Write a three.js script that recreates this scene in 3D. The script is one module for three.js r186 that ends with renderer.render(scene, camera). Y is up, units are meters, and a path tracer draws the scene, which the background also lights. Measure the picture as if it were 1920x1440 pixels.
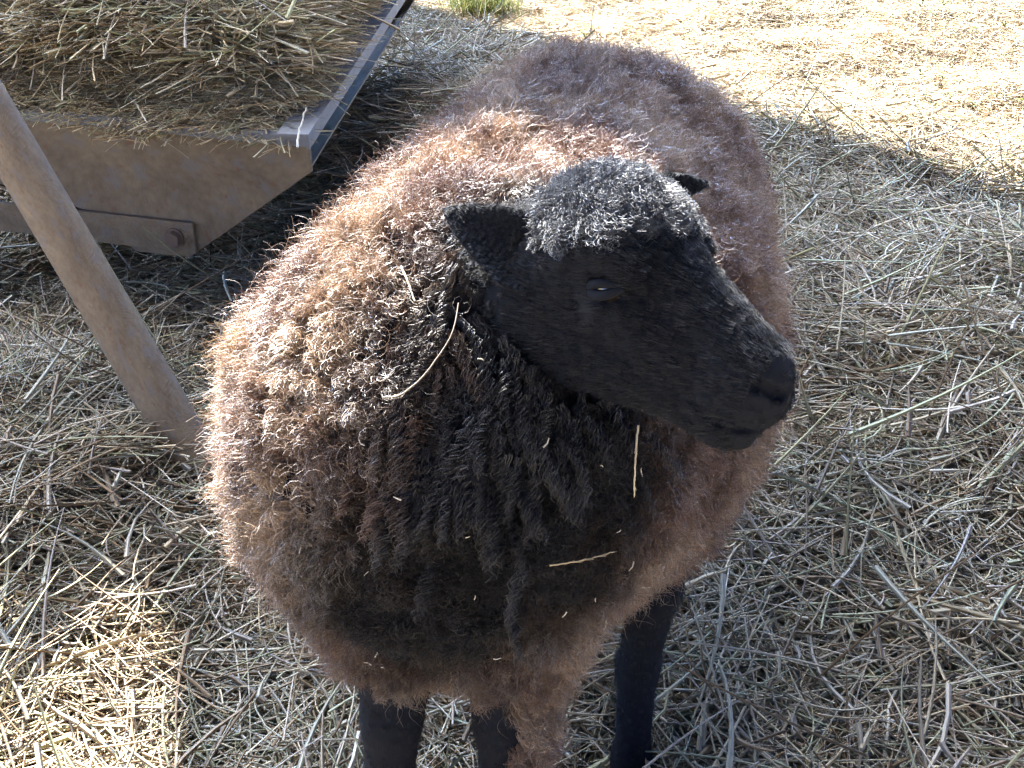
import * as THREE from 'three';
import { Sky } from 'three/addons/objects/Sky.js';
import { mergeGeometries } from 'three/addons/utils/BufferGeometryUtils.js';
import { RoundedBoxGeometry } from 'three/addons/geometries/RoundedBoxGeometry.js';
import { createNoise3D } from 'simplex-noise';

// ---------------------------------------------------------------- camera, sky, sun, exposure
const scene = new THREE.Scene();
const camera = new THREE.PerspectiveCamera(32.14, 4 / 3, 0.05, 400);
camera.position.set(0, 1.3, 0);
camera.rotation.set(-30 * Math.PI / 180, 0, 0);
const SUN = { az: [0.4, 0.9165], el: 40 };                       // azimuth the light travels along (x, z), elevation in degrees
const cot = 1 / Math.tan(SUN.el * Math.PI / 180);
const toSun = new THREE.Vector3(-SUN.az[0] * cot, 1, -SUN.az[1] * cot).normalize();
const sky = new Sky();
sky.scale.setScalar(1000);
sky.material.uniforms.sunPosition.value.copy(toSun);
sky.material.uniforms.turbidity.value = 8;
sky.material.uniforms.rayleigh.value = 0.3;
sky.material.uniforms.mieCoefficient.value = 0.004;
sky.material.uniforms.mieDirectionalG.value = 0.8;
sky.name = 'sky'; sky.userData.kind = 'structure';
scene.add(sky);
scene.environmentIntensity = 0.3;
const sun = new THREE.DirectionalLight(new THREE.Color(1, 0.94, 0.84), 5);
sun.position.copy(toSun).multiplyScalar(20).add(new THREE.Vector3(0, 0, -2));
sun.target.position.set(0, 0, -2);
sun.castShadow = true; sun.shadow.radius = 0.8;
sun.shadow.mapSize.set(2048, 2048);
Object.assign(sun.shadow.camera, { left: -8, right: 8, top: 8, bottom: -8, near: 1, far: 60 });
scene.add(sun, sun.target);
const renderer = new THREE.WebGLRenderer({ antialias: true });
renderer.toneMapping = THREE.LinearToneMapping;
renderer.toneMappingExposure = 11;
renderer.shadowMap.enabled = true;

// ---------------------------------------------------------------- helpers
let seed = 12345;
const rnd = () => { seed = (seed + 0x6d2b79f5) | 0; let t = Math.imul(seed ^ (seed >>> 15), 1 | seed); t = (t + Math.imul(t ^ (t >>> 7), 61 | t)) ^ t; return ((t ^ (t >>> 14)) >>> 0) / 4294967296; };
const rr = (a, b) => a + (b - a) * rnd();
const gauss = () => rnd() + rnd() + rnd() - 1.5;
const noise3 = createNoise3D(rnd);
const V = (x, y, z) => new THREE.Vector3(x, y, z);
const clamp = THREE.MathUtils.clamp, lerp = THREE.MathUtils.lerp;
const smooth = (a, b, x) => { const t = clamp((x - a) / (b - a), 0, 1); return t * t * (3 - 2 * t); };
const fbm = (x, y, z, o = 3) => { let s = 0, a = 1, n = 0; for (let i = 0; i < o; i++) { s += a * noise3(x, y, z); n += a; a *= 0.5; x *= 2.03; y *= 2.03; z *= 2.03; } return s / n; };
const std = (o) => new THREE.MeshStandardMaterial(o);
const lin = (r, g, b) => new THREE.Color().setRGB(r, g, b);
const used = {};
const numbered = (n) => { used[n] = (used[n] ?? -1) + 1; return used[n] ? `${n}_${String(used[n]).padStart(3, '0')}` : n; };
function put(o, name, parent = scene) { o.name = parent === scene ? numbered(name) : name; o.traverse((c) => { if (c.isMesh) { c.castShadow = true; c.receiveShadow = true; } }); parent.add(o); return o; }
function tag(o, label, category, group) { o.userData.label = label; o.userData.category = category; if (group) o.userData.group = group; return o; }
function kind(o, k) { o.userData.kind = k; return o; }

function texture(size, fn, srgb = true) {                          // fn(u, v) -> [r, g, b] linear 0..1, tiles by wrapping noise on a torus
  const d = new Uint8Array(size * size * 4);
  for (let j = 0; j < size; j++) for (let i = 0; i < size; i++) {
    const c = fn(i / size, j / size), k = (j * size + i) * 4;
    for (let q = 0; q < 3; q++) { let x = clamp(c[q], 0, 1); if (srgb) x = x <= 0.0031308 ? 12.92 * x : 1.055 * Math.pow(x, 1 / 2.4) - 0.055; d[k + q] = Math.round(x * 255); }
    d[k + 3] = 255;
  }
  const t = new THREE.DataTexture(d, size, size);
  t.wrapS = t.wrapT = THREE.RepeatWrapping; t.magFilter = THREE.LinearFilter; t.minFilter = THREE.LinearMipmapLinearFilter; t.generateMipmaps = true;
  if (srgb) t.colorSpace = THREE.SRGBColorSpace;
  t.needsUpdate = true;
  return t;
}
const torus = (u, v, f, o = 4, off = 0) => { const a = u * 2 * Math.PI, b = v * 2 * Math.PI, r = f / (2 * Math.PI); let s = 0, am = 1, n = 0, q = 1; for (let i = 0; i < o; i++) { s += am * noise3((Math.cos(a) + 0.31 * Math.sin(b)) * r * q + off, (Math.sin(a) + 0.27 * Math.cos(b)) * r * q, (Math.sin(b) + Math.cos(b) * 0.7) * r * q + off * 2); n += am; am *= 0.55; q *= 2.1; } return s / n; };

// A soft fibre or stalk: a three-sided tapering tube along points.
class Strands {
  constructor() { this.p = []; this.n = []; this.c = []; this.i = []; }
  add(pts, r0, r1, col, sides = 3, flat = 1) {
    const base = this.p.length / 3, T = V(0, 0, 0), A = V(0, 0, 0), B = V(0, 0, 0);
    let ref = V(0.37, 0.21, 0.9).normalize();
    for (let k = 0; k < pts.length; k++) {
      T.subVectors(pts[Math.min(k + 1, pts.length - 1)], pts[Math.max(k - 1, 0)]).normalize();
      A.copy(ref).addScaledVector(T, -ref.dot(T));
      if (A.lengthSq() < 1e-4) A.set(T.y, T.z, T.x).addScaledVector(T, -(T.y * T.x + T.z * T.y + T.x * T.z));
      A.normalize(); ref.copy(A); B.crossVectors(T, A);
      const r = lerp(r0, r1, k / (pts.length - 1));
      for (let s = 0; s < sides; s++) {
        const a = (s / sides) * 2 * Math.PI, ca = Math.cos(a), sa = Math.sin(a) * flat;
        this.p.push(pts[k].x + r * (A.x * ca + B.x * sa), pts[k].y + r * (A.y * ca + B.y * sa), pts[k].z + r * (A.z * ca + B.z * sa));
        this.n.push(A.x * ca + B.x * sa, A.y * ca + B.y * sa, A.z * ca + B.z * sa);
        this.c.push(col[0], col[1], col[2]);
      }
    }
    for (let k = 0; k < pts.length - 1; k++) for (let s = 0; s < sides; s++) {
      const a = base + k * sides + s, b = base + k * sides + (s + 1) % sides;
      this.i.push(a, b, a + sides, b, b + sides, a + sides);
    }
  }
  geometry() {
    const g = new THREE.BufferGeometry();
    g.setAttribute('position', new THREE.Float32BufferAttribute(this.p, 3));
    g.setAttribute('normal', new THREE.Float32BufferAttribute(this.n, 3));
    g.setAttribute('color', new THREE.Float32BufferAttribute(this.c, 3));
    g.setIndex(this.i);
    return g;
  }
}
function instanced(geometry, material, list) {                      // list of [Matrix4, [r, g, b]]
  const m = new THREE.InstancedMesh(geometry, material, list.length), c = new THREE.Color();
  list.forEach(([mat, col], i) => { m.setMatrixAt(i, mat); m.setColorAt(i, c.setRGB(col[0], col[1], col[2])); });
  return m;
}
const UP = V(0, 1, 0);
const aimed = (pos, dir, spin, sx, sy = sx) => {
  const q = new THREE.Quaternion().setFromUnitVectors(UP, dir).multiply(new THREE.Quaternion().setFromAxisAngle(UP, spin));
  return new THREE.Matrix4().compose(pos, q, V(sx, sy, sx));
};

// ---------------------------------------------------------------- ground
const mound = (x, z) => {                                           // the loose hay lies in shallow heaps
  const hump = (cx, cz, rx, rz, h) => h * Math.exp(-(((x - cx) / rx) ** 2) - ((z - cz) / rz) ** 2);
  return 0.028 * fbm(x * 1.3, 0.3, z * 1.3, 3) + hump(0.8, -2.35, 0.5, 0.4, 0.09) + hump(-0.12, -3.2, 0.32, 0.75, 0.2) + 0.025 * Math.max(0, noise3(x * 3.3, 8, z * 3.3)) + hump(-0.75, -1.95, 0.35, 0.3, 0.05) + hump(0.75, -1.75, 0.45, 0.35, 0.05);
};
{
  const N = 220, p = [], uv = [], idx = [];
  const warp = (t) => Math.sign(t) * (3.2 * Math.abs(t) + 96 * Math.pow(Math.abs(t), 7));
  for (let j = 0; j <= N; j++) for (let i = 0; i <= N; i++) {
    const x = warp(i / N * 2 - 1), z = -2.6 + warp(j / N * 2 - 1);
    p.push(x, mound(x, z) - 0.01, z); uv.push(x, z);
  }
  for (let j = 0; j < N; j++) for (let i = 0; i < N; i++) { const a = j * (N + 1) + i; idx.push(a, a + N + 1, a + 1, a + 1, a + N + 1, a + N + 2); }
  const g = new THREE.BufferGeometry();
  g.setAttribute('position', new THREE.Float32BufferAttribute(p, 3)); g.setAttribute('uv', new THREE.Float32BufferAttribute(uv, 2)); g.setIndex(idx); g.computeVertexNormals();
  const map = texture(512, (u, v) => { const a = torus(u, v, 14, 4), b = torus(u, v, 90, 2, 7), t = 0.5 + 0.5 * a + 0.35 * b; return [lerp(0.17, 0.42, t), lerp(0.135, 0.35, t), lerp(0.085, 0.23, t)]; });
  const bump = texture(512, (u, v) => { const b = 0.5 + 0.5 * torus(u, v, 120, 3, 3); return [b, b, b]; }, false);
  kind(put(new THREE.Mesh(g, std({ map, bumpMap: bump, bumpScale: 0.006, roughness: 1 })), 'ground'), 'structure');
}

// ---------------------------------------------------------------- shelter roof behind, out of the frame: it shades the strip of ground that the feeder and the sheep stand in
{
  const t = new THREE.Group();
  const lift = (gx, gz) => { const h = 4.9 + 0.13 * (-0.84 - gz); return V(gx - h * cot * SUN.az[0], h, gz - h * cot * SUN.az[1]); };
  const wood = std({ color: lin(0.2, 0.14, 0.09), roughness: 0.85 }), tin = std({ color: lin(0.42, 0.43, 0.44), roughness: 0.45, metalness: 0.6, side: THREE.DoubleSide });
  const edges = (X) => { const n = X < -0.47 ? -1.4 : -0.95 + 0.7 * (X + 0.47), f = Math.max(-6.5, (-4.193 + 1.35 * X) / 0.73); return [n, f]; };   // the right half of the roof reaches further out
  const spot = (X, z) => lift(X + 0.2 * (z + 1.5), z);
  const cuts = [-4.1, -3.2, -2.3, -1.4, -0.48, 0.15, 0.8, 1.45, 2.1, 2.75];
  for (let k = 0; k < cuts.length - 1; k++) {
    const p = [], idx = [], cols = 36, n = (X) => k < 4 ? edges(-1)[0] : edges(Math.max(X, -0.46))[0];
    for (let i = 0; i <= cols; i++) for (let j = 0; j <= 1; j++) {
      const X = lerp(cuts[k], cuts[k + 1], i / cols * 1.02), q = spot(X, j ? edges(X)[1] : n(X));
      p.push(q.x, q.y + 0.018 * Math.sin((k * cols + i) * 1.1) + (k % 2) * 0.004, q.z);
    }
    for (let i = 0; i < cols; i++) idx.push(i * 2, i * 2 + 2, i * 2 + 1, i * 2 + 1, i * 2 + 2, i * 2 + 3);
    const g = new THREE.BufferGeometry(); g.setAttribute('position', new THREE.Float32BufferAttribute(p, 3)); g.setIndex(idx); g.computeVertexNormals();
    put(new THREE.Mesh(g, tin), 'roof_sheet', t);
  }
  const beam = (a, b, s, name) => { const m = new THREE.Mesh(new RoundedBoxGeometry(s, s, a.distanceTo(b), 2, 0.008), wood); m.position.copy(a).add(b).multiplyScalar(0.5); m.lookAt(b); put(m, name, t); };
  for (const [za, zb] of [[-1.75, -1.1], [-6.2, -0.9]]) {
    const a = spot(-4, za).add(V(0, -0.09, 0)), b = spot(4.6, zb).add(V(0, -0.09, 0));
    beam(a, b, 0.1, 'beam');
    for (const e of [a, b]) beam(V(e.x, 0, e.z), V(e.x, e.y - 0.06, e.z), 0.2, 'post');
  }
  tag(put(t, 'field_shelter'), 'open pole shelter with corrugated tin roof behind the feeder', 'shelter');
}

// ---------------------------------------------------------------- hay feeder: a steel V trough on tube legs
const dust = texture(512, (u, v) => {
  const a = torus(u, v, 5, 4), b = torus(u, v, 30, 3, 5), c = smooth(0.15, 0.5, torus(u, v, 9, 4, 11)), r = smooth(0.35, 0.6, torus(u, v, 18, 4, 23));
  let col = [0.175 + 0.05 * a + 0.04 * b, 0.125 + 0.04 * a + 0.03 * b, 0.072 + 0.025 * a + 0.02 * b];
  col = col.map((x, i) => lerp(x, [0.16, 0.135, 0.115][i], c * 0.7)); return col.map((x, i) => lerp(x, [0.16, 0.075, 0.035][i], r * 0.75));
});
const zinc = texture(256, (u, v) => { const a = torus(u, v, 8, 4, 2), b = torus(u, v, 60, 2, 9), t = 0.2 + 0.04 * a + 0.03 * b; return [t, t, t]; });
const fine = texture(256, (u, v) => { const a = 0.5 + 0.5 * torus(u, v, 50, 3, 31); return [a, a, a]; }, false);
const paint = (rx, ry) => { const m = dust.clone(); m.repeat.set(rx, ry); const b = fine.clone(); b.repeat.set(rx * 2, ry * 2); return std({ map: m, bumpMap: b, bumpScale: 0.0012, roughness: 0.75 }); };
const panelMat = paint(1.4, 1.4), tubeMat = paint(2.6, 1), barMat = paint(2, 0.4), boltMat = std({ color: lin(0.16, 0.11, 0.08), roughness: 0.6, metalness: 0.5 });
const zincMat = std({ map: zinc, bumpMap: fine, bumpScale: 0.0006, roughness: 0.65, metalness: 0.1 });
const TR = { C: V(-0.383, 0.45, -2.385), A: V(-1.265, 0.45, -2.62), D: V(-0.262, 0.45, -3.7) };
TR.E = TR.A.clone().add(TR.D).sub(TR.C);
const feeder = new THREE.Group();
{
  const across = TR.A.clone().sub(TR.C), width = across.length(); across.normalize();
  const away = TR.D.clone().sub(TR.C), length = away.length(); away.normalize();
  const endFrame = (o, at, out) => { o.matrix.makeBasis(across, UP, out).setPosition(at); o.matrix.decompose(o.position, o.quaternion, o.scale); return o; };
  const out = new THREE.Vector3().crossVectors(across, UP);                     // points toward the camera or away; sorted below
  if (out.z < 0) out.negate();
  const basis = (at) => { const X = across.clone().negate(), m = new THREE.Matrix4().makeBasis(X, UP, out).setPosition(at); return m; };
  const place = (mesh, m, name, parent = feeder) => { m.decompose(mesh.position, mesh.quaternion, mesh.scale); return put(mesh, name, parent); };
  // trapezoid ends; local x runs from the left corner (0) to the right (width)
  const endShape = new THREE.Shape([[0, 0], [width, 0], [width, -0.065], [width - 0.28, -0.275], [width - 0.4, -0.275], [width - 0.47, -0.205], [width - 0.56, -0.18], [0, -0.12]].map((q) => new THREE.Vector2(...q)));
  const endGeo = new THREE.ExtrudeGeometry(endShape, { depth: 0.006, bevelEnabled: true, bevelThickness: 0.0015, bevelSize: 0.0015, bevelSegments: 1 });
  place(new THREE.Mesh(endGeo, panelMat), basis(TR.A.clone().addScaledVector(out, -0.012)), 'end_panel');
  place(new THREE.Mesh(endGeo, panelMat), basis(TR.E.clone().addScaledVector(out, 0.006)), 'end_panel');
  // angle-iron rails
  const angle = (w, d, len, m, mat, name) => {
    const s = new THREE.Shape([[0, 0], [w, 0], [w, -0.004], [0.004, -0.004], [0.004, -d], [0, -d]].map((q) => new THREE.Vector2(...q)));
    place(new THREE.Mesh(new THREE.ExtrudeGeometry(s, { depth: len, bevelEnabled: true, bevelThickness: 0.001, bevelSize: 0.001, bevelSegments: 1 }), mat), m, name);
  };
  // front rail: runs along -across, its flange reaching back over the trough
  const X = across.clone().negate();
  angle(0.032, 0.018, width, new THREE.Matrix4().makeBasis(out.clone().negate(), UP, X).setPosition(TR.A.clone().addScaledVector(out, 0.004).add(V(0, 0.006, 0))), zincMat, 'end_rail');
  angle(0.032, 0.018, width, new THREE.Matrix4().makeBasis(out.clone(), UP, across).setPosition(TR.D.clone().addScaledVector(out, -0.004).add(V(0, 0.006, 0))), zincMat, 'end_rail');
  const inR = new THREE.Vector3().crossVectors(UP, away).normalize(); if (inR.x > 0) inR.negate();
  angle(0.058, 0.028, length + 0.012, new THREE.Matrix4().makeBasis(inR, UP, away.clone()).setPosition(TR.C.clone().addScaledVector(inR, -0.004).addScaledVector(away, -0.006).add(V(0, 0.012, 0))), zincMat, 'side_rail');
  angle(0.058, 0.028, length + 0.012, new THREE.Matrix4().makeBasis(inR.clone().negate(), UP, away.clone().negate()).setPosition(TR.E.clone().addScaledVector(inR, 0.004).addScaledVector(away, 0.006).add(V(0, 0.012, 0))), zincMat, 'side_rail');
  // sloping sides and floor
  const sheet = (a, b, name) => {
    const th = V(0, -0.005, 0), q = [a, b, b.clone().addScaledVector(away, length - 0.03), a.clone().addScaledVector(away, length - 0.03)];
    const p = [], uv = []; for (const o of [V(0, 0, 0), th]) q.forEach((v, i) => { p.push(v.x + o.x, v.y + o.y, v.z + o.z); uv.push([0, 0.35, 0.35, 0][i], [0, 0, 1.3, 1.3][i]); });
    const g = new THREE.BufferGeometry(); g.setAttribute('position', new THREE.Float32BufferAttribute(p, 3)); g.setAttribute('uv', new THREE.Float32BufferAttribute(uv, 2));
    g.setIndex([0, 1, 2, 0, 2, 3, 4, 6, 5, 4, 7, 6, 0, 4, 5, 0, 5, 1, 1, 5, 6, 1, 6, 2, 2, 6, 7, 2, 7, 3, 3, 7, 4, 3, 4, 0]);
    const n = g.toNonIndexed(); n.computeVertexNormals(); put(new THREE.Mesh(n, panelMat), name, feeder);
  };
  const pt = (x, y) => TR.A.clone().addScaledVector(X, x).addScaledVector(out, -0.016).add(V(0, y, 0));
  sheet(pt(width - 0.006, -0.062), pt(width - 0.272, -0.266), 'side_panel');
  sheet(pt(0.006, -0.022), pt(0.02, -0.115), 'side_panel'); sheet(pt(0.02, -0.115), pt(width - 0.4, -0.249), 'side_panel');
  sheet(pt(width - 0.274, -0.266), pt(width - 0.398, -0.266), 'floor_panel');
  // cross bar bolted over the foot of the end panel
  const bar = new THREE.Mesh(new RoundedBoxGeometry(0.62, 0.066, 0.008, 2, 0.002), barMat);
  place(bar, basis(TR.A.clone().addScaledVector(X, width - 0.262 - 0.31 + 0.005).addScaledVector(out, 0.002).add(V(0, -0.228, 0))), 'cross_bar');
  for (const bx of [width - 0.262 - 0.038, width - 0.262 - 0.55]) {
    const b = new THREE.Mesh(new THREE.CylinderGeometry(0.016, 0.017, 0.012, 6), boltMat); b.rotation.x = Math.PI / 2;
    const g = new THREE.Group(); g.add(b); b.name = 'bolt_head';
    const wsh = new THREE.Mesh(new THREE.CylinderGeometry(0.021, 0.021, 0.003, 24), boltMat); wsh.rotation.x = Math.PI / 2; wsh.position.z = -0.007; wsh.name = 'washer'; g.add(wsh);
    place(g, basis(TR.A.clone().addScaledVector(X, bx).addScaledVector(out, 0.0155).add(V(0, -0.23, 0))), 'bolt');
  }
  const tube = (a, b, name) => { const c = new THREE.LineCurve3(a, b); const m = put(new THREE.Mesh(new THREE.TubeGeometry(c, 24, 0.04, 24, false), tubeMat), name, feeder); return m; };
  tube(V(-0.452, -0.02, -1.79), V(-1.09, 0.93, -2.32), 'leg');
  tube(V(-1.55, -0.02, -1.95), V(-0.985, 0.85, -2.40), 'leg');
  tube(V(-0.62, -0.02, -3.95), V(-0.62, 0.44, -3.82), 'leg');
  tube(V(-1.0, -0.02, -4.05), V(-1.0, 0.44, -3.92), 'leg');
  tag(put(feeder, 'hay_feeder'), 'dusty tan steel trough feeder with zinc rims heaped with hay', 'feeder');
}

// ---------------------------------------------------------------- hay
const hayMat = new THREE.MeshPhysicalMaterial({ vertexColors: true, roughness: 0.8, specularIntensity: 0.4, transmission: 0.2, thickness: 0, side: THREE.DoubleSide });
const HAYTONES = [[0.54, 0.46, 0.29], [0.43, 0.38, 0.26], [0.36, 0.34, 0.235], [0.33, 0.33, 0.19], [0.26, 0.19, 0.105], [0.6, 0.54, 0.4], [0.17, 0.12, 0.065], [0.40, 0.35, 0.27]];
function hayTuft(count, R, lenA, lenB, rise, thick, chaff = 0.25) {
  const s = new Strands();
  for (let k = 0; k < count; k++) {
    const tone = HAYTONES[Math.floor(rnd() * HAYTONES.length)], j = rr(0.85, 1.15), col = tone.map((x) => x * j);
    const short = rnd() < chaff, len = short ? rr(0.02, 0.06) : rr(lenA, lenB), a = rnd() * 6.283, tilt = gauss() * rise, bend = gauss() * 1.1, sag = gauss() * 0.5;
    const c = V(gauss() * R, rr(0, rise * 0.16) + (short ? 0.004 : 0), gauss() * R), pts = [];
    const n = 7; let dir = a, up = tilt; const q = c.clone();
    const kink = rnd() < 0.25 ? 1 + Math.floor(rnd() * 5) : -1;
    q.x -= Math.cos(dir) * len / 2; q.z -= Math.sin(dir) * len / 2; q.y -= Math.sin(up) * len * 0.3;
    for (let i = 0; i < n; i++) { pts.push(q.clone()); q.x += Math.cos(dir) * Math.cos(up) * len / (n - 1); q.z += Math.sin(dir) * Math.cos(up) * len / (n - 1); q.y += Math.sin(up) * len / (n - 1); dir += bend / n; up += sag / n; if (i === kink) { dir += gauss() * 1.4; up += gauss() * 0.5; } }
    const leaf = rnd() < 0.32, r = thick * (leaf ? rr(1.2, 2.4) : rr(0.5, 1.15));
    s.add(pts, r, r * (leaf ? 0.25 : 0.6), col, leaf ? 4 : 3, leaf ? 0.18 : 1);
  }
  return s.geometry();
}
const hayLong = Array.from({ length: 7 }, () => hayTuft(38, 0.085, 0.08, 0.32, 0.17, 0.0019));
const hayFine = Array.from({ length: 5 }, () => hayTuft(52, 0.075, 0.03, 0.14, 0.12, 0.0014, 0.4));
const hayLoft = Array.from({ length: 5 }, () => hayTuft(34, 0.08, 0.1, 0.3, 0.5, 0.0019));
const hayLists = [...hayLong, ...hayFine, ...hayLoft].map((g) => [g, []]);
const flatSpin = (x, y, z, s, lean = 0.12) => new THREE.Matrix4().compose(V(x, y, z), new THREE.Quaternion().setFromEuler(new THREE.Euler(gauss() * lean, rnd() * 6.283, gauss() * lean)), V(s, s, s));
const lit = (x, z) => { const n = -0.6 * x + 0.8 * z; return smooth(-3.3, -3.8, n); };   // where the trodden, finer litter lies beyond the loose heap
const sheepFeet = [[-0.13, -0.98], [-0.005, -0.98], [0.15, -1.2], [0.03, -1.63]];
const inTrough = (x, z) => x > -1.02 && x < -0.25 && z < -2.4 && z > -3.75;
{
  let n = 0;
  while (n < 19000) {
    const x = rr(-3, 3), z = rr(-7, -0.5);
    if (Math.abs(x) > 0.55 + 0.42 * -z + 0.35) continue;
    const near = clamp(1.25 + z / 9, 0.45, 1); if (rnd() > near) continue;
    if (sheepFeet.some(([fx, fz]) => Math.hypot(x - fx, z - fz) < 0.03)) continue;
    const trod = lit(x, z) > rnd() * 0.9;
    const h = mound(x, z), thickness = trod ? 0.012 : 0.045 + 0.2 * Math.max(0, h);
    const which = trod ? 7 + Math.floor(rnd() * 5) : rnd() < 0.2 && rnd() < 0.5 ? 12 + Math.floor(rnd() * 5) : rnd() < 0.36 ? 7 + Math.floor(rnd() * 5) : Math.floor(rnd() * 7);
    const t = 0.5 + 0.5 * fbm(x * 2.2, 5, z * 2.2, 3), b = rr(0.85, 1.15) * (1 + 0.28 * noise3(x * 3.1, 2, z * 3.1)), warm = trod ? 1.12 : 1;
    hayLists[which][1].push([flatSpin(x, h + rnd() * thickness - 0.004, z, rr(0.8, 1.2) * (trod ? 0.85 : 1)), [b * warm * lerp(1.12, 1.0, t), b * warm * lerp(1.0, 0.97, t), b * (trod ? 1.12 : 1) * lerp(0.93, 0.98, t)]]);
    n++;
  }
  const hay = new THREE.Group();
  hayLists.forEach(([g, l]) => { if (l.length) put(instanced(g, hayMat, l), 'hay_strands', hay); l.length = 0; });
  kind(put(hay, 'ground_hay'), 'stuff');
  tag(hay, 'loose grey and straw coloured hay spread thickly over the ground', 'hay');
}
{ // the heap in the trough
  const core = [], idx = [], NX = 14, NZ = 26;
  const top = (u, v) => 0.452 + 0.17 * Math.pow(Math.sin(Math.PI * clamp(u * 0.96 + 0.02, 0, 1)), 0.6) * smooth(-0.01, 0.24, v) + 0.02 * noise3(u * 3, v * 5, 2);
  const at = (u, v) => V(0, 0, 0).copy(TR.A).addScaledVector(TR.C.clone().sub(TR.A), lerp(0.015, 0.965, u)).addScaledVector(TR.D.clone().sub(TR.C), lerp(0.016, 0.985, v));
  for (let j = 0; j <= NZ; j++) for (let i = 0; i <= NX; i++) { const q = at(i / NX, j / NZ); core.push(q.x, top(i / NX, j / NZ) - 0.04, q.z); }
  for (let j = 0; j < NZ; j++) for (let i = 0; i < NX; i++) { const a = j * (NX + 1) + i; idx.push(a, a + NX + 1, a + 1, a + 1, a + NX + 1, a + NX + 2); }
  const g = new THREE.BufferGeometry(); g.setAttribute('position', new THREE.Float32BufferAttribute(core, 3)); g.setIndex(idx); g.computeVertexNormals();
  const heap = new THREE.Group();
  put(new THREE.Mesh(g, std({ color: lin(0.3, 0.25, 0.15), roughness: 1 })), 'packed_hay', heap);
  const lists = [...hayLong, ...hayLoft].map((q) => [q, []]);
  for (let k = 0; k < 3000; k++) {
    const u = rr(0.03, 0.985), v = rr(0.0, 1), q = at(u, v), b = rr(0.75, 1.05), edge = Math.min(u, 1 - u, v) < 0.11;
    lists[edge ? Math.floor(rnd() * 7) : Math.floor(rnd() * 12)][1].push([flatSpin(q.x, top(u, v) - 0.012 + rnd() * 0.035, q.z, edge ? 0.5 : rr(0.8, 1.15), edge ? 0.1 : 0.25), [b * 1.6, b * 1.52, b * 1.4]]);
  }
  lists.forEach(([q, l]) => { if (l.length) put(instanced(q, hayMat, l), 'hay_strands', heap); });
  kind(put(heap, 'feeder_hay'), 'stuff');
  tag(heap, 'grey green hay heaped inside the steel trough', 'hay');
}
{ // green sprouts between the straw
  const s = new Strands();
  for (let k = 0; k < 4; k++) { const a = rnd() * 6.28, l = rr(0.012, 0.03); s.add([V(0, 0, 0), V(Math.cos(a) * l * 0.4, l * 0.5, Math.sin(a) * l * 0.4), V(Math.cos(a) * l, l * 0.6, Math.sin(a) * l)], 0.0035, 0.0012, [1, 1, 1], 4, 0.2); }
  const list = [];
  while (list.length < 520) {
    const x = rr(-2.6, 2.6), z = rr(-6, -0.9);
    const spot = (lit(x, z) > 0.3 && rnd() < 0.7) || (x < -0.4 && z > -1.6 && rnd() < 0.9) || rnd() < 0.04;
    if (!spot || noise3(x * 1.7, 9, z * 1.7) < 0.0) continue;
    list.push([flatSpin(x, mound(x, z) + 0.02, z, rr(0.5, 1.2), 0.3), [rr(0.16, 0.26), rr(0.22, 0.32), rr(0.02, 0.05)]]);
  }
  const m = instanced(s.geometry(), new THREE.MeshPhysicalMaterial({ vertexColors: true, roughness: 0.6, transmission: 0.35, thickness: 0 }), list);
  kind(put(m, 'green_sprouts'), 'stuff'); tag(m, 'small yellow green sprouts scattered through the sunlit straw', 'sprouts');
}
{ // grass tussock behind the rump
  const s = new Strands(), c = V(-0.12, mound(-0.12, -5.0), -5.0);
  for (let k = 0; k < 700; k++) {
    const a = rnd() * 6.28, l = rr(0.08, 0.26), lean = rr(0.1, 0.7), b = V(gauss() * 0.13, 0, gauss() * 0.09), d = V(Math.cos(a) * lean, 1, Math.sin(a) * lean).normalize(), j = rr(0.7, 1.2);
    s.add([b, b.clone().addScaledVector(d, l * 0.5), b.clone().addScaledVector(d, l).add(V(Math.cos(a) * l * 0.25, -l * 0.12, Math.sin(a) * l * 0.25))], 0.0022, 0.0004, (rnd() < 0.75 ? [0.17, 0.21, 0.04] : [0.45, 0.42, 0.16]).map((x) => x * j), 4, 0.2);
  }
  const m = new THREE.Mesh(s.geometry(), hayMat); m.position.copy(c);
  tag(put(m, 'grass_tussock'), 'green grass tussock in the sun behind the sheep and feeder', 'grass');
}

// ---------------------------------------------------------------- the sheep
const cap = (p, a, b, ra, rb) => {
  const bx = b[0] - a[0], by = b[1] - a[1], bz = b[2] - a[2], px = p.x - a[0], py = p.y - a[1], pz = p.z - a[2];
  const h = clamp((px * bx + py * by + pz * bz) / (bx * bx + by * by + bz * bz), 0, 1);
  return Math.hypot(px - h * bx, py - h * by, pz - h * bz) - lerp(ra, rb, h);
};
const smin = (a, b, k) => { const h = Math.max(k - Math.abs(a - b), 0) / k; return Math.min(a, b) - h * h * k * 0.25; };
const ell = (x, y, z, rx, ry, rz) => { const k0 = Math.hypot(x / rx, y / ry, z / rz), k1 = Math.hypot(x / (rx * rx), y / (ry * ry), z / (rz * rz)); return k1 < 1e-9 ? -Math.min(rx, ry, rz) : k0 * (k0 - 1) / k1; };

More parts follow.
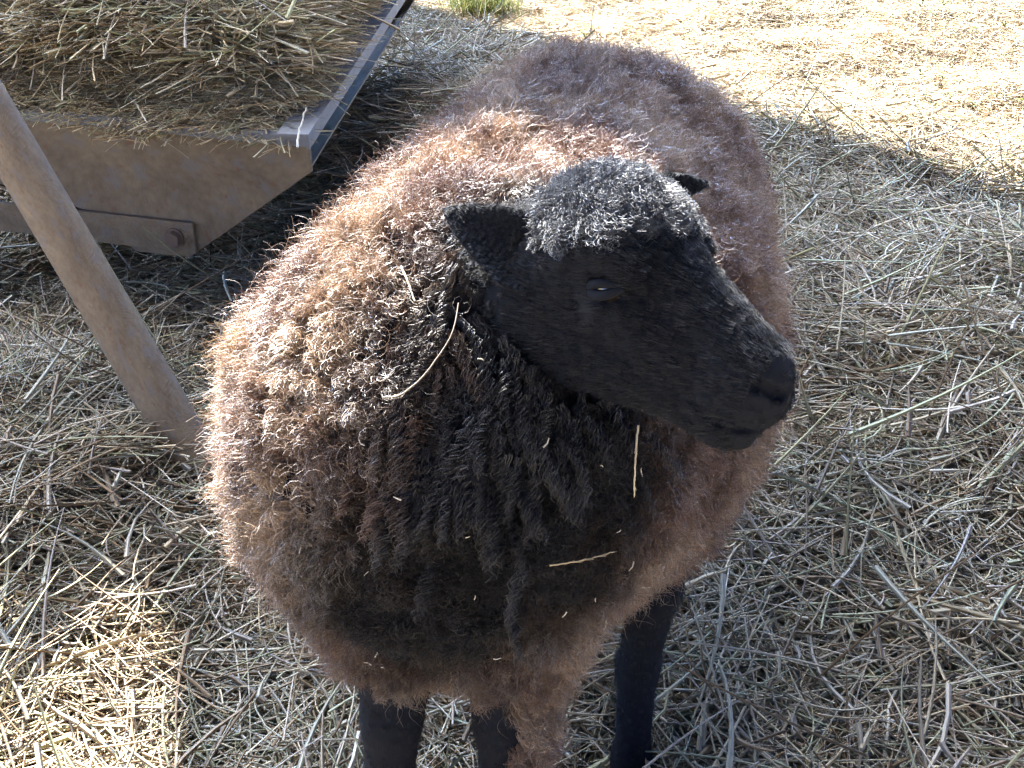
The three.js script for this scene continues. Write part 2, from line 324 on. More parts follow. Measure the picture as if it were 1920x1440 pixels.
function surfaceNets(f, lo, hi, cell) {                            // closed surface f = 0
  const nx = Math.ceil((hi.x - lo.x) / cell), ny = Math.ceil((hi.y - lo.y) / cell), nz = Math.ceil((hi.z - lo.z) / cell), X = nx + 1, Y = ny + 1;
  const val = new Float32Array(X * Y * (nz + 1)), p = V(0, 0, 0), at = (i, j, k) => (k * Y + j) * X + i;
  for (let k = 0; k <= nz; k++) for (let j = 0; j <= ny; j++) for (let i = 0; i <= nx; i++) val[at(i, j, k)] = f(p.set(lo.x + i * cell, lo.y + j * cell, lo.z + k * cell));
  const vid = new Int32Array(nx * ny * nz).fill(-1), pos = [], idx = [], cid = (i, j, k) => (k * ny + j) * nx + i;
  for (let k = 0; k < nz; k++) for (let j = 0; j < ny; j++) for (let i = 0; i < nx; i++) {
    let n = 0, sx = 0, sy = 0, sz = 0;
    const edge = (a, b, c, d, e, g) => { const u = val[at(i + a, j + b, k + c)], v = val[at(i + d, j + e, k + g)]; if ((u < 0) !== (v < 0)) { const t = u / (u - v); sx += lerp(a, d, t); sy += lerp(b, e, t); sz += lerp(c, g, t); n++; } };
    edge(0, 0, 0, 1, 0, 0); edge(0, 1, 0, 1, 1, 0); edge(0, 0, 1, 1, 0, 1); edge(0, 1, 1, 1, 1, 1);
    edge(0, 0, 0, 0, 1, 0); edge(1, 0, 0, 1, 1, 0); edge(0, 0, 1, 0, 1, 1); edge(1, 0, 1, 1, 1, 1);
    edge(0, 0, 0, 0, 0, 1); edge(1, 0, 0, 1, 0, 1); edge(0, 1, 0, 0, 1, 1); edge(1, 1, 0, 1, 1, 1);
    if (n) { vid[cid(i, j, k)] = pos.length / 3; pos.push(lo.x + (i + sx / n) * cell, lo.y + (j + sy / n) * cell, lo.z + (k + sz / n) * cell); }
  }
  const quad = (a, b, c, d, flip) => { if (a < 0 || b < 0 || c < 0 || d < 0) return; if (flip) idx.push(a, c, b, a, d, c); else idx.push(a, b, c, a, c, d); };
  for (let k = 1; k < nz; k++) for (let j = 1; j < ny; j++) for (let i = 1; i < nx; i++) {
    const s = val[at(i, j, k)] < 0;
    if (s !== (val[at(i + 1, j, k)] < 0)) quad(vid[cid(i, j - 1, k - 1)], vid[cid(i, j, k - 1)], vid[cid(i, j, k)], vid[cid(i, j - 1, k)], !s);
    if (s !== (val[at(i, j + 1, k)] < 0)) quad(vid[cid(i - 1, j, k - 1)], vid[cid(i - 1, j, k)], vid[cid(i, j, k)], vid[cid(i, j, k - 1)], !s);
    if (s !== (val[at(i, j, k + 1)] < 0)) quad(vid[cid(i - 1, j - 1, k)], vid[cid(i, j - 1, k)], vid[cid(i, j, k)], vid[cid(i - 1, j, k)], !s);
  }
  const g = new THREE.BufferGeometry(), nor = new Float32Array(pos.length), e = cell * 0.5, q = V(0, 0, 0);
  for (let v = 0; v < pos.length; v += 3) {
    q.set(pos[v], pos[v + 1], pos[v + 2]);
    const g0 = (ax) => { q[ax] += e; const a = f(q); q[ax] -= 2 * e; const b = f(q); q[ax] += e; return a - b; };
    const n = V(g0('x'), g0('y'), g0('z')).normalize(); nor[v] = n.x; nor[v + 1] = n.y; nor[v + 2] = n.z;
  }
  g.setAttribute('position', new THREE.Float32BufferAttribute(pos, 3)); g.setAttribute('normal', new THREE.BufferAttribute(nor, 3)); g.setIndex(idx);
  return g;
}

// Head axes: F towards the muzzle, U up through the poll, R to the sheep's own right (the side we see).
const yaw = 46 * Math.PI / 180, pit = 16 * Math.PI / 180, roll = 9 * Math.PI / 180;
const HF = V(Math.sin(yaw) * Math.cos(pit), -Math.sin(pit), Math.cos(yaw) * Math.cos(pit)), HR = V(-Math.cos(yaw), 0, Math.sin(yaw)), HU = new THREE.Vector3().crossVectors(HR, HF).normalize();
HR.multiplyScalar(Math.cos(roll)).addScaledVector(HU, Math.sin(roll)); HU.crossVectors(HR, HF).normalize();
const H0 = V(0.067, 0.844, -1.032), HS = 0.96;
const headPoint = (f, u, r) => H0.clone().addScaledVector(HF, f * HS).addScaledVector(HU, u * HS).addScaledVector(HR, r * HS);
const headLocal = (p, o = V(0, 0, 0)) => { const d = p.clone().sub(H0); return o.set(d.dot(HF) / HS, d.dot(HU) / HS, d.dot(HR) / HS); };
const LQ = V(0, 0, 0);
function headField(p) {                                             // in head axes: x = forward, y = up, z = sideways
  const q = headLocal(p, LQ), s = Math.abs(q.z), m = { x: q.x, y: q.y, z: s };
  let d = ell(q.x - 0.014, q.y - 0.003, q.z, 0.06, 0.058, 0.06);
  d = smin(d, cap({ x: q.x, y: q.y, z: q.z * 1.05 }, [0.03, 0.01, 0], [0.195, -0.008, 0], 0.052, 0.024), 0.04);   // bridge of the nose
  d = smin(d, cap(m, [-0.01, -0.078, 0.018], [0.165, -0.054, 0.006], 0.056, 0.024), 0.04);                           // jaw
  d = smin(d, ell(q.x - 0.186, q.y + 0.028, q.z, 0.04, 0.038, 0.031), 0.03);                                        // muzzle
  d = smin(d, ell(q.x - 0.183, q.y + 0.066, q.z, 0.033, 0.018, 0.021), 0.016);                                     // chin
  d = smin(d, ell(q.x - 0.048, q.y - 0.026, s - 0.05, 0.034, 0.02, 0.018), 0.02);                                  // brow over the eye
  d = smin(d, cap(m, [0.065, -0.012, 0.048], [0.13, -0.028, 0.028], 0.015, 0.009), 0.025);                            // cheekbone
  d = smin(d, cap(m, [-0.03, -0.055, 0], [-0.12, -0.13, 0.0], 0.048, 0.06), 0.05);                                    // into the neck
  const cut = (e, k) => { d = -smin(-d, e, k); };
  cut(ell(q.x - 0.064, q.y - 0.005, s - 0.068, 0.016, 0.0105, 0.016), 0.006);                                      // eye socket
  cut(cap(m, [0.222, -0.008, 0.0105], [0.207, -0.003, 0.026], 0.0056, 0.005), 0.005);                             // nostril
  cut(cap(m, [0.207, -0.003, 0.026], [0.197, 0.005, 0.031], 0.005, 0.003), 0.004);
  cut(cap(m, [0.23, -0.044, 0.0], [0.196, -0.053, 0.03], 0.0042, 0.0042), 0.004);                                   // mouth line
  cut(cap(m, [0.196, -0.053, 0.031], [0.135, -0.043, 0.043], 0.0042, 0.003), 0.004);
  cut(cap(m, [0.23, -0.008, 0], [0.231, -0.044, 0.0], 0.0022, 0.0025), 0.004);                                    // philtrum
  return (d + 0.0008 * noise3(q.x * 60, q.y * 60, q.z * 60)) * HS;
}
const LEGS = [
  [[-0.105, 0.52, -1.07, 0.08], [-0.122, 0.33, -1.0, 0.028], [-0.13, 0.2, -0.985, 0.026], [-0.135, 0.07, -0.99, 0.022], [-0.135, 0.028, -0.975, 0.028]],
  [[0.0, 0.52, -1.06, 0.08], [-0.006, 0.33, -1.0, 0.03], [-0.008, 0.2, -0.985, 0.026], [-0.01, 0.07, -0.99, 0.022], [-0.01, 0.028, -0.975, 0.028]],
  [[0.13, 0.52, -1.33, 0.11], [0.163, 0.34, -1.2, 0.029], [0.152, 0.2, -1.225, 0.024], [0.148, 0.07, -1.2, 0.022], [0.148, 0.028, -1.185, 0.028]],
  [[0.05, 0.52, -1.6, 0.11], [0.03, 0.33, -1.6, 0.045], [0.03, 0.2, -1.68, 0.03], [0.03, 0.07, -1.63, 0.022], [0.03, 0.028, -1.615, 0.028]],
];
function woolField(p) {                                             // the round, woolled trunk under the tips of the fleece
  let d = cap(p, [-0.055, 0.6, -1.115], [0.03, 0.56, -1.33], 0.207, 0.23);
  d = smin(d, cap(p, [0.03, 0.56, -1.33], [0.105, 0.575, -1.67], 0.232, 0.218), 0.08);
  d = smin(d, cap(p, [-0.04, 0.66, -1.12], [0.02, 0.75, -1.13], 0.15, 0.085), 0.06);
  d = smin(d, cap(p, [0.15, 0.62, -1.88], [0.17, 0.45, -1.93], 0.045, 0.03), 0.03);
  return d;
}
const lumps = (p) => 0.011 * noise3(p.x * 13, p.y * 13, p.z * 13) + 0.006 * noise3(p.x * 31, p.y * 31 + 4, p.z * 31);
// splits in the fleece, each a line through the wool
const SPLITS = [[[-0.045, 0.806, -1.275], [0.025, 0.812, -1.35], 0.017], [[-0.243, 0.575, -1.025], [-0.238, 0.55, -1.02], 0.014], [[-0.181, 0.662, -0.962], [-0.168, 0.627, -0.944], 0.011], [[-0.1, 0.8, -1.08], [-0.088, 0.767, -0.996], 0.013]];
function bodyField(p) {
  let d = woolField(p) + lumps(p);
  if (Math.abs(d) < 0.06) for (const s of SPLITS) d = -smin(-d, cap(p, s[0], s[1], s[2], s[2]), 0.012);
  for (const L of LEGS) for (let k = 0; k < L.length - 1; k++) d = smin(d, cap(p, L[k], L[k + 1], L[k][3], L[k + 1][3]), k ? 0.02 : 0.05);
  return d;
}
const BLACK = [0.0042, 0.0052, 0.0082];
// Natural colours of the wool: brown all over in mixed patches, near-black locks round the neck and breast.
function woolTone(p) {
  const w = 0.05 * fbm(p.x * 9, p.y * 9, p.z * 9, 3) + 0.02 * noise3(p.x * 45, p.y * 45, p.z * 45), m = fbm(p.x * 7 + 9, p.y * 7, p.z * 7, 3);
  const neck = Math.min(cap(p, [0.06, 0.78, -1.0], [0.0, 0.63, -0.9], 0.1, 0.1), cap(p, [0.0, 0.63, -0.9], [-0.08, 0.54, -0.92], 0.09, 0.07)) + w;
  const brown = [0.225, 0.11, 0.052], pale = [0.46, 0.325, 0.2], dark = [0.0095, 0.0078, 0.0078];
  const k = smooth(-0.25, 0.5, m), c = brown.map((x, i) => lerp(x, pale[i], k)), d = Math.pow(1 - smooth(-0.02, 0.1, neck), 0.8);
  return c.map((x, i) => lerp(x, dark[i], d));
}
const sheep = new THREE.Group();
const earSurface = (base, dir, normal, len, wid) => {
  const D = dir.clone().normalize(), N = normal.clone().addScaledVector(D, -normal.dot(D)).normalize(), W = new THREE.Vector3().crossVectors(N, D), NS = 22, NT = 12, p = [], idx = [];
  const width = (s) => wid * (0.8 + 0.2 * smooth(0, 0.25, s)) * Math.pow(Math.max(0.0004, 1 - Math.pow(s, 1.7)), 0.78);
  for (const side of [1, -1]) for (let i = 0; i <= NS; i++) for (let j = 0; j <= NT; j++) {
    const s = i / NS, t = j / NT * 2 - 1, edge = Math.sqrt(Math.max(0, 1 - t * t)), th = side * 0.0028 * edge * Math.sqrt(Math.max(0, 1 - s ** 6));
    const cup = 0.5 * width(s) * (1 - smooth(0.4, 1, s) * 0.5), droop = -0.012 * s * s;
    const q = base.clone().addScaledVector(D, s * len).addScaledVector(W, t * width(s)).addScaledVector(N, t * t * cup + th - cup * 0.5).add(V(0, droop, 0));
    p.push(q.x, q.y, q.z);
  }
  const row = NT + 1, half = (NS + 1) * row;
  for (let i = 0; i < NS; i++) for (let j = 0; j < NT; j++) { const a = i * row + j; idx.push(a, a + 1, a + row, a + 1, a + row + 1, a + row); const b = a + half; idx.push(b, b + row, b + 1, b + 1, b + row, b + row + 1); }
  const g = new THREE.BufferGeometry(); g.setAttribute('position', new THREE.Float32BufferAttribute(p, 3)); g.setIndex(idx); g.computeVertexNormals(); return g;
};
const bodyGeo = surfaceNets(bodyField, V(-0.4, -0.03, -2.02), V(0.42, 0.98, -0.78), 0.009);
const headBox = 0.3, headGeo = surfaceNets((p) => Math.max(headField(p), -0.13 - headLocal(p, LQ).x), V(H0.x - headBox, H0.y - 0.27, H0.z - 0.22), V(H0.x + headBox, H0.y + 0.16, H0.z + 0.24), 0.0032);
const nearEarDir = V(-0.8, 0.42, -0.43).normalize();
const farEarDir = V(0.85, 0.108, -0.513).normalize();
const ears = [earSurface(headPoint(0.0, -0.02, 0.05), nearEarDir, V(0.25, 0.25, 0.9), 0.11, 0.035), earSurface(headPoint(0.0, 0.036, -0.05), farEarDir, V(0.3, 0.1, 0.9), 0.078, 0.017)];
function coloured(g, fn) { const p = g.attributes.position, c = new Float32Array(p.count * 3), q = V(0, 0, 0); for (let i = 0; i < p.count; i++) c.set(fn(q.fromBufferAttribute(p, i)), i * 3); g.setAttribute('color', new THREE.BufferAttribute(c, 3)); return g; }
const skinTone = (p) => { if (p.y < 0.035) return [0.03, 0.027, 0.025]; const k = smooth(0.36, 0.42, p.y); return BLACK.map((x, i) => lerp(BLACK[i] * 1.2, [0.018, 0.014, 0.013][i], k)); };
coloured(bodyGeo, skinTone); coloured(headGeo, () => BLACK); ears.forEach((e) => coloured(e, () => BLACK));
{
  const all = mergeGeometries([bodyGeo, headGeo, ...ears].map((g) => { const n = g.clone(); n.deleteAttribute('uv'); return n; }));
  put(new THREE.Mesh(all, new THREE.MeshPhysicalMaterial({ vertexColors: true, roughness: 0.9, specularIntensity: 0.35 })), 'body', sheep);
}
// eyes, half closed
for (const s of [1, -1]) {
  const eye = new THREE.Mesh(new THREE.SphereGeometry(0.0132, 32, 20), new THREE.MeshPhysicalMaterial({ color: lin(0.012, 0.008, 0.005), roughness: 0.15, clearcoat: 1, clearcoatRoughness: 0.04 }));
  eye.position.copy(headPoint(0.064, 0.004, s * 0.0515)); put(eye, 'eye', sheep);
  const lid = new Strands(); // upper and lower lids: soft rolls of skin from corner to corner
  for (const [h, r] of [[0.0044, 0.0044], [-0.004, 0.005]]) {
    const pts = []; for (let k = 0; k <= 14; k++) { const t = k / 14 * 2 - 1, a = 1 - t * t, along = t * 0.0165, over = h * a + (h > 0 ? 0.0012 : -0.0006); pts.push(headPoint(0.064 + along * 0.8 - over * 0.58, 0.004 + along * 0.58 + over * 0.8, s * (0.0575 + 0.0085 * a))); }
    lid.add(pts, r, r * 0.8, BLACK, 10);
  }
  put(new THREE.Mesh(lid.geometry(), new THREE.MeshPhysicalMaterial({ vertexColors: true, roughness: 0.9, specularIntensity: 0.3, side: THREE.DoubleSide })), 'eyelids', sheep);
}

// --- fleece: curling fibres set all over the trunk
function fibre(base, dir, len, curl, turns, segs, phase, droop = 0) {
  const D = dir.clone().normalize(), A = V(D.y, D.z, D.x).cross(D).normalize(), B = new THREE.Vector3().crossVectors(D, A), pts = [];
  for (let k = 0; k <= segs; k++) { const t = k / segs, a = phase + turns * 6.283 * t, r = curl * Math.min(1, t * 2.5); pts.push(base.clone().addScaledVector(D, len * t).addScaledVector(A, r * (Math.cos(a) - Math.cos(phase) * (1 - t))).addScaledVector(B, r * (Math.sin(a) - Math.sin(phase) * (1 - t))).add(V(0, -droop * t * t, 0))); }
  return pts;
}
function tuft({ n, R, len, curl, turns, width, segs = 9, splay = 0.35, pull = 0.5, own = 0.5 }) {
  const s = new Strands(), ph = rnd() * 6.28;
  for (let k = 0; k < n; k++) {
    const a = rnd() * 6.283, r = Math.sqrt(rnd()) * R, b = V(Math.cos(a) * r, -0.006, Math.sin(a) * r), tip = V(Math.cos(a) * r * (1 - pull) + gauss() * splay * len * 0.5, len, Math.sin(a) * r * (1 - pull) + gauss() * splay * len * 0.5);
    const l = len * rr(0.7, 1.1), j = rr(0.72, 1.25), j2 = rr(0.95, 1.05);
    s.add(fibre(b, tip.sub(b), l, curl * rr(0.6, 1.3), turns * rr(0.7, 1.2), segs, ph + gauss() * 6 * own), width * rr(0.8, 1.2), width * 0.35, [j, j * j2, j * j2 * j2]);
  }
  return s.geometry();
}
const P = {
  fluff: Array.from({ length: 5 }, () => tuft({ n: 34, R: 0.0095, len: 0.036, curl: 0.0026, turns: 2.0, width: 0.00042, splay: 0.7, pull: 0.35, own: 0.5 })),
  curl: Array.from({ length: 5 }, () => tuft({ n: 30, R: 0.0075, len: 0.03, curl: 0.0034, turns: 2.2, width: 0.00045, segs: 11, splay: 0.35, pull: 0.75, own: 0.12 })),
  dark: Array.from({ length: 5 }, () => tuft({ n: 30, R: 0.0075, len: 0.027, curl: 0.0034, turns: 2.1, width: 0.00042, segs: 11, splay: 0.9, pull: 0.2, own: 1 })),
  lock: Array.from({ length: 5 }, () => tuft({ n: 22, R: 0.004, len: 0.055, curl: 0.0036, turns: 4, width: 0.0006, segs: 18, splay: 0.12, pull: 0.5, own: 0.12 })),
  wisp: Array.from({ length: 5 }, () => tuft({ n: 5, R: 0.012, len: 0.05, curl: 0.006, turns: 1.6, width: 0.00028, segs: 14, splay: 1.0, pull: -0.5, own: 1 })),
  cap: Array.from({ length: 4 }, () => tuft({ n: 36, R: 0.007, len: 0.015, curl: 0.0017, turns: 1.5, width: 0.0003, segs: 7, splay: 0.9, pull: 0.2, own: 0.8 })),
  hair: Array.from({ length: 4 }, () => tuft({ n: 26, R: 0.006, len: 0.0085, curl: 0.0003, turns: 0.6, width: 0.00022, segs: 3, splay: 0.35, pull: 0, own: 1 })),
};
const L = Object.fromEntries(Object.keys(P).map((k) => [k, P[k].map(() => [])]));
const give = (k, m, c) => L[k][Math.floor(rnd() * L[k].length)].push([m, c]);
function scatter(g, perM2, fn) {
  const p = g.attributes.position, nn = g.attributes.normal, ix = g.index.array, a = V(0, 0, 0), b = V(0, 0, 0), c = V(0, 0, 0), na = V(0, 0, 0), nb = V(0, 0, 0), nc = V(0, 0, 0);
  let carry = 0;
  for (let t = 0; t < ix.length; t += 3) {
    a.fromBufferAttribute(p, ix[t]); b.fromBufferAttribute(p, ix[t + 1]); c.fromBufferAttribute(p, ix[t + 2]);
    carry += new THREE.Vector3().crossVectors(b.clone().sub(a), c.clone().sub(a)).length() / 2 * perM2;
    while (carry > rnd()) {
      carry -= 1; let u = rnd(), v = rnd(); if (u + v > 1) { u = 1 - u; v = 1 - v; }
      na.fromBufferAttribute(nn, ix[t]); nb.fromBufferAttribute(nn, ix[t + 1]); nc.fromBufferAttribute(nn, ix[t + 2]);
      fn(a.clone().addScaledVector(b.clone().sub(a), u).addScaledVector(c.clone().sub(a), v), na.clone().multiplyScalar(1 - u - v).addScaledVector(nb, u).addScaledVector(nc, v).normalize());
    }
  }
}
const cellJitter = new Map();
function clumpCentre(p, size) {                                     // the lock that a tuft belongs to
  const i = Math.floor(p.x / size), j = Math.floor(p.y / size), k = Math.floor(p.z / size); let best = 1e9, out = null;
  for (let a = -1; a <= 1; a++) for (let b = -1; b <= 1; b++) for (let c = -1; c <= 1; c++) {
    const key = `${i + a},${j + b},${k + c}`; let q = cellJitter.get(key);
    if (!q) { q = V((i + a + rnd()) * size, (j + b + rnd()) * size, (k + c + rnd()) * size); cellJitter.set(key, q); }
    const d = q.distanceToSquared(p); if (d < best) { best = d; out = q; }
  }
  return out;
}
const fleeceLow = (p) => {                                          // where wool gives way to bare leg
  if (p.y > 0.4) return true;
  if (woolField(p) < 0.018) return true;
  return Math.hypot(p.x - 0.02, p.z + 1.0) < 0.045 && p.x > 0.0 && p.y > 0.29 && rnd() < 0.8;
};
scatter(bodyGeo, 15500, (p, n) => {
  if (!fleeceLow(p)) { if (p.y > 0.06) { const j = rr(0.7, 1.3); give('hair', aimed(p, n.clone().multiplyScalar(0.4).add(V(gauss() * 0.2, -0.85, gauss() * 0.2)).normalize(), rnd() * 6.28, rr(0.5, 0.8)), BLACK.map((x) => x * 1.3 * j)); } return; }
  const hd = headField(p); if (hd < -0.005) return;
  const hl = headLocal(p, V(0, 0, 0)); if (hl.x > -0.05 && hd < 0.004) return; const shy = hl.x > -0.08 ? lerp(0.3, 1, smooth(0.004, 0.045, hd)) : 1;
  let split = 1; for (const s of SPLITS) if (cap(p, s[0], s[1], s[2], s[2]) < 0.009) split = 0.4;
  const tone = woolTone(p), isDark = tone[0] < 0.09, cc = clumpCentre(p, isDark ? 0.03 : 0.026), to = cc.clone().sub(p); to.addScaledVector(n, -to.dot(n));
  const comb = V(0.1, -0.55, 0.1); comb.addScaledVector(n, -comb.dot(n));
  const sweep = 0.35 * fbm(p.x * 5, p.y * 5 + 3, p.z * 5, 2);
  const dir = n.clone().addScaledVector(comb, (isDark ? 0.4 : 0.5) + sweep).addScaledVector(to, isDark ? 6 : 9).add(V(gauss(), gauss(), gauss()).multiplyScalar(isDark ? 0.6 : 0.3)).normalize();
  const j = rr(0.8, 1.2), col = tone.map((x) => x * j), s = rr(0.8, 1.2) * shy * split * (1 + 0.3 * noise3(p.x * 24, p.y * 24, p.z * 24));
  const r = rnd();
  if (isDark) {
    give('dark', aimed(p, dir, rnd() * 6.28, s * 1.05), col);
    if (r < (p.distanceTo(V(-0.06, 0.78, -0.99)) < 0.15 ? 0.55 : 0.015) && p.y > 0.5) { const d2 = n.clone().multiplyScalar(0.55).add(V(gauss() * 0.3, -0.85, gauss() * 0.3)).normalize(); give('lock', aimed(p.clone().addScaledVector(n, 0.016), d2, rnd() * 6.28, rr(0.7, 1.15)), col.map((x) => x * 1.15)); }
  } else {
    give(r < 0.38 ? 'fluff' : 'curl', aimed(p, dir, rnd() * 6.28, s), col);
    if (r < 0.3) give('wisp', aimed(p.clone().addScaledVector(n, 0.006), dir.clone().add(V(gauss(), gauss(), gauss()).multiplyScalar(0.5)).normalize(), rnd() * 6.28, rr(0.7, 1.1)), col.map((x) => x * 1.1));
  }
});
// --- head: woolly cap and cheeks, short hair on the face
scatter(headGeo, 42000, (p, n) => {
  const q = headLocal(p, V(0, 0, 0)), capEdge = q.y - 0.03 + 0.014 * noise3(q.x * 30, q.y * 30, q.z * 30) - Math.max(0, q.x) * 0.35 + 0.15 * Math.max(0, -q.x - 0.01) + 0.022 * smooth(0.02, 0.05, q.z) * smooth(0.04, 0.02, q.x);
  const woolly = capEdge > 0 && q.x < 0.075 && q.x > -0.05;
  const side = q.x < -0.028 + 0.015 * noise3(q.y * 25, q.z * 25, 3) && !woolly;
  const j = rr(0.85, 1.18);
  if (woolly) {
    const back = V(0, 0, 0).addScaledVector(HF, 0.35).add(V(gauss(), gauss(), gauss()).multiplyScalar(0.5));
    give('cap', aimed(p, n.clone().add(back).normalize(), rnd() * 6.28, rr(0.7, 1.3) * (1 + 0.4 * noise3(q.x * 45, q.y * 45, q.z * 45))), [0.055 * j, 0.06 * j, 0.072 * j]);
  } else if (side) {
    if (rnd() < 0.45) give('dark', aimed(p, n.clone().add(V(gauss() * 0.4, -0.7, gauss() * 0.4)).normalize(), rnd() * 6.28, rr(0.7, 1) * lerp(0.3, 1, smooth(-0.02, -0.08, q.x))), [0.012 * j, 0.0115 * j, 0.0125 * j]);
    if (q.x < -0.06 && rnd() < 0.1) give('lock', aimed(p.clone().addScaledVector(n, 0.008), n.clone().multiplyScalar(0.5).add(V(gauss() * 0.3, -0.9, gauss() * 0.3)).normalize(), rnd() * 6.28, rr(0.6, 0.9)), [0.02 * j, 0.019 * j, 0.02 * j]);
  } else {
    const bare = q.x > 0.2; if (bare && rnd() < 0.6) return;
    if (Math.hypot(q.x - 0.064, q.y - 0.004) < 0.014 && Math.abs(q.z) > 0.03) return;
    const dir = n.clone().multiplyScalar(0.38).addScaledVector(HF, -0.85).add(V(0, -0.25, 0)).add(V(gauss(), gauss(), gauss()).multiplyScalar(0.2)).normalize();
    give('hair', aimed(p.clone().addScaledVector(n, -0.0005), dir, rnd() * 6.28, rr(0.8, 1.2) * (bare ? 0.5 : 1)), BLACK.map((x) => x * 1.25 * j));
  }
});
ears.forEach((e, k) => scatter(e, 110000, (p, n) => {
  const j = rr(0.7, 1.3), D = k ? farEarDir : nearEarDir;
  give('hair', aimed(p, n.clone().multiplyScalar(0.4).addScaledVector(D, 0.8).add(V(gauss(), gauss(), gauss()).multiplyScalar(0.25)).normalize(), rnd() * 6.28, rr(0.32, 0.5)), BLACK.map((x) => x * 1.3 * j));
}));
{ // crumbs of straw caught in the wool
  const bit = new Strands(); bit.add([V(-0.004, 0, 0), V(0, 0.0008, 0), V(0.004, 0, 0.001)], 0.0009, 0.0005, [1, 1, 1], 5, 0.6);
  const list = [];
  scatter(bodyGeo, 210, (p, n) => { if (p.y < 0.42 || headField(p) < 0.02) return; const j = rr(0.4, 1); list.push([aimed(p.clone().addScaledVector(n, rr(0.02, 0.03)).add(V(0, -0.008, 0)), V(gauss(), gauss(), gauss()).normalize(), rnd() * 6.28, rr(0.5, 1.3)), [0.7 * j, 0.62 * j, 0.48 * j]]); });
  tag(kind(put(instanced(bit.geometry(), new THREE.MeshPhysicalMaterial({ vertexColors: true, roughness: 0.6 }), list), 'straw_chaff'), 'stuff'), 'tiny pale crumbs of straw caught all over the fleece', 'chaff');
}
const woolMat = new THREE.MeshPhysicalMaterial({ vertexColors: true, roughness: 0.6, transmission: 0.52, thickness: 0, side: THREE.DoubleSide });
const lockMat = new THREE.MeshPhysicalMaterial({ vertexColors: true, roughness: 0.52, transmission: 0.1, thickness: 0, side: THREE.DoubleSide });
const hairMat = new THREE.MeshPhysicalMaterial({ vertexColors: true, roughness: 0.55, specularIntensity: 0.55, transmission: 0.1, thickness: 0, side: THREE.DoubleSide });
const darkMat = new THREE.MeshPhysicalMaterial({ vertexColors: true, roughness: 0.6, specularIntensity: 0.6, transmission: 0.15, thickness: 0, side: THREE.DoubleSide });
for (const [k, name, mat] of [['fluff', 'fleece', woolMat], ['curl', 'fleece', woolMat], ['wisp', 'fleece', woolMat], ['dark', 'fleece', darkMat], ['lock', 'neck_locks', lockMat], ['cap', 'poll_wool', lockMat], ['hair', 'face_hair', hairMat]])
  P[k].forEach((g, i) => { if (L[k][i].length) kind(put(instanced(g, mat, L[k][i]), name, sheep), 'stuff'); });
tag(put(sheep, 'sheep'), 'brown woolly sheep with a black face, looking to the right', 'sheep');

// ---------------------------------------------------------------- single stalks that stand out
const stalkMat = new THREE.MeshPhysicalMaterial({ vertexColors: true, roughness: 0.5, transmission: 0.2, thickness: 0 });
function stalk(pts, r, col, label, group, seeds = 0) {
  const c = new THREE.CatmullRomCurve3(pts.map((q) => V(...q))), st = new Strands(), line = c.getPoints(16);
  line.forEach((q, i) => { if (i && i < 16) q.add(V(gauss(), gauss(), gauss()).multiplyScalar(r * 0.5)); });
  st.add(line, r, r * 0.65, col, 7, 0.8);
  for (let k = 0; k < seeds; k++) { const t = rr(0.25, 1), p = c.getPoint(t), d = c.getTangent(t).multiplyScalar(0.004).add(V(gauss(), gauss(), gauss()).multiplyScalar(0.002)); st.add([p.clone(), p.clone().addScaledVector(d, 0.5), p.clone().add(d)], r * 0.9, r * 0.2, col, 4, 0.6); }
  tag(put(new THREE.Mesh(st.geometry(), stalkMat), 'straw_stalk'), label, 'straw', group);
}
const PALE = [0.62, 0.56, 0.42], STRAW = [0.55, 0.46, 0.28], GREY = [0.5, 0.47, 0.4], OLIVE = [0.42, 0.42, 0.26];
stalk([[0.107, 0.704, -0.962], [0.104, 0.678, -0.943], [0.104, 0.652, -0.933]], 0.0011, STRAW, 'thin straw hanging straight down below the chin of the sheep', 'straws caught in the fleece', 22);
stalk([[0.031, 0.617, -0.882], [0.059, 0.613, -0.894], [0.087, 0.609, -0.911]], 0.0009, [0.45, 0.33, 0.17], 'thin straw lying sideways across the breast of the sheep', 'straws caught in the fleece', 18);
stalk([[-0.104, 0.754, -0.924], [-0.091, 0.757, -0.922], [-0.074, 0.768, -0.928], [-0.059, 0.782, -0.942], [-0.048, 0.796, -0.958], [-0.044, 0.81, -0.982]], 0.0009, [0.22, 0.17, 0.12], 'curved straw caught in the black neck wool below the ear', 'straws caught in the fleece');
stalk([[-0.093, 0.826, -1.018], [-0.086, 0.818, -1.0], [-0.08, 0.81, -0.985]], 0.0012, [0.45, 0.38, 0.26], 'short pale straw stuck in the brown wool left of the neck', 'straws caught in the fleece');
const G = 'straws lying on the hay';
const lay = (pts, h = 0.05) => pts.map(([x, z], i) => [x, mound(x, z) + h + 0.012 * Math.sin(i * 2), z]);
stalk(lay([[0.348, -1.703], [0.43, -1.72], [0.517, -1.729]]), 0.0034, PALE, 'thick pale straw pointing right from the brown belly wool', G);
stalk(lay([[0.463, -1.984], [0.567, -2.009], [0.695, -2.023]]), 0.0028, PALE, 'straight pale straw just right of the muzzle', G);
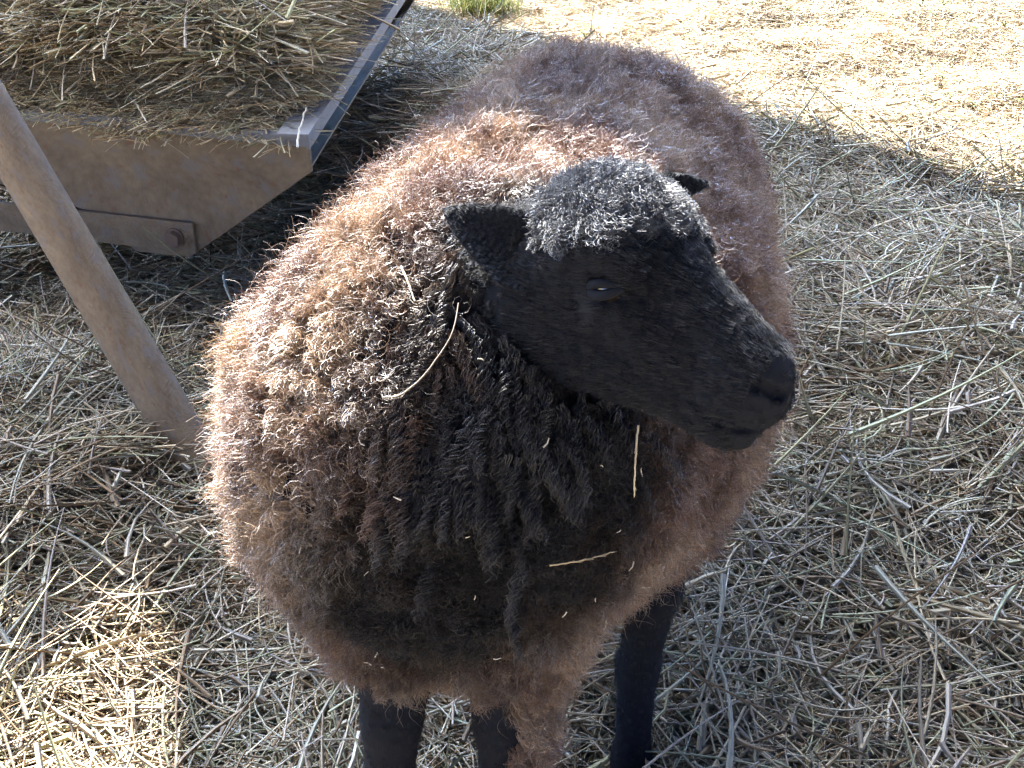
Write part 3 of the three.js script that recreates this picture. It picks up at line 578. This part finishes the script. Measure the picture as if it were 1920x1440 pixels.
stalk(lay([[0.509, -1.83], [0.533, -1.91], [0.573, -1.949], [0.7, -2.011]]), 0.0025, [0.48, 0.52, 0.4], 'greenish bent straw with a hooked end, right of the muzzle', G);
stalk(lay([[0.461, -1.195], [0.494, -1.297], [0.531, -1.353]]), 0.0026, PALE, 'upright pale straw at the bottom edge right of the legs', G);
stalk(lay([[0.325, -1.278], [0.493, -1.259], [0.658, -1.25]]), 0.002, GREY, 'long level straw along the bottom right of the hay', G);
stalk(lay([[0.652, -1.97], [0.661, -1.861], [0.682, -1.71]]), 0.0024, GREY, 'grey straw slanting down through the hay on the far right', G);
stalk(lay([[-0.424, -1.288], [-0.35, -1.264], [-0.319, -1.199]]), 0.0026, GREY, 'bent grey straw in the shade left of the front leg', G);
stalk(lay([[-0.408, -1.245], [-0.344, -1.268], [-0.3, -1.29]]), 0.0026, OLIVE, 'olive straw at the edge of the sunlit patch', G);
stalk(lay([[-0.817, -1.902], [-0.754, -1.754], [-0.635, -1.662]]), 0.002, GREY, 'long thin straw bent below the tube leg of the feeder', G);
stalk(lay([[-0.589, -1.462], [-0.501, -1.43], [-0.394, -1.467]]), 0.0022, STRAW, 'level straw along the upper edge of the sunlit patch', G);
stalk(lay([[1.126, -2.975], [1.178, -2.879], [1.086, -2.803]], 0.08), 0.0034, PALE, 'white hooked straw on the heap at the far right', G);
const T = 'straws on the feeder hay';
stalk([[-0.483, 0.64, -2.66], [-0.401, 0.645, -2.726], [-0.336, 0.65, -2.777]], 0.0028, PALE, 'thick pale straw on top of the hay in the trough', T);
stalk([[-0.39, 0.462, -2.31], [-0.392, 0.475, -2.36], [-0.385, 0.5, -2.42]], 0.0026, PALE, 'pale straw poking up at the corner of the trough rim', T);
stalk([[-0.75, 0.48, -2.55], [-0.72, 0.478, -2.49], [-0.69, 0.468, -2.43]], 0.0026, PALE, 'pale straw lying over the end rim beside the tube leg', T);
console.log('tufts', Object.entries(L).map(([k, v]) => k + ' ' + v.reduce((s, l) => s + l.length, 0)).join(', '));

renderer.render(scene, camera);
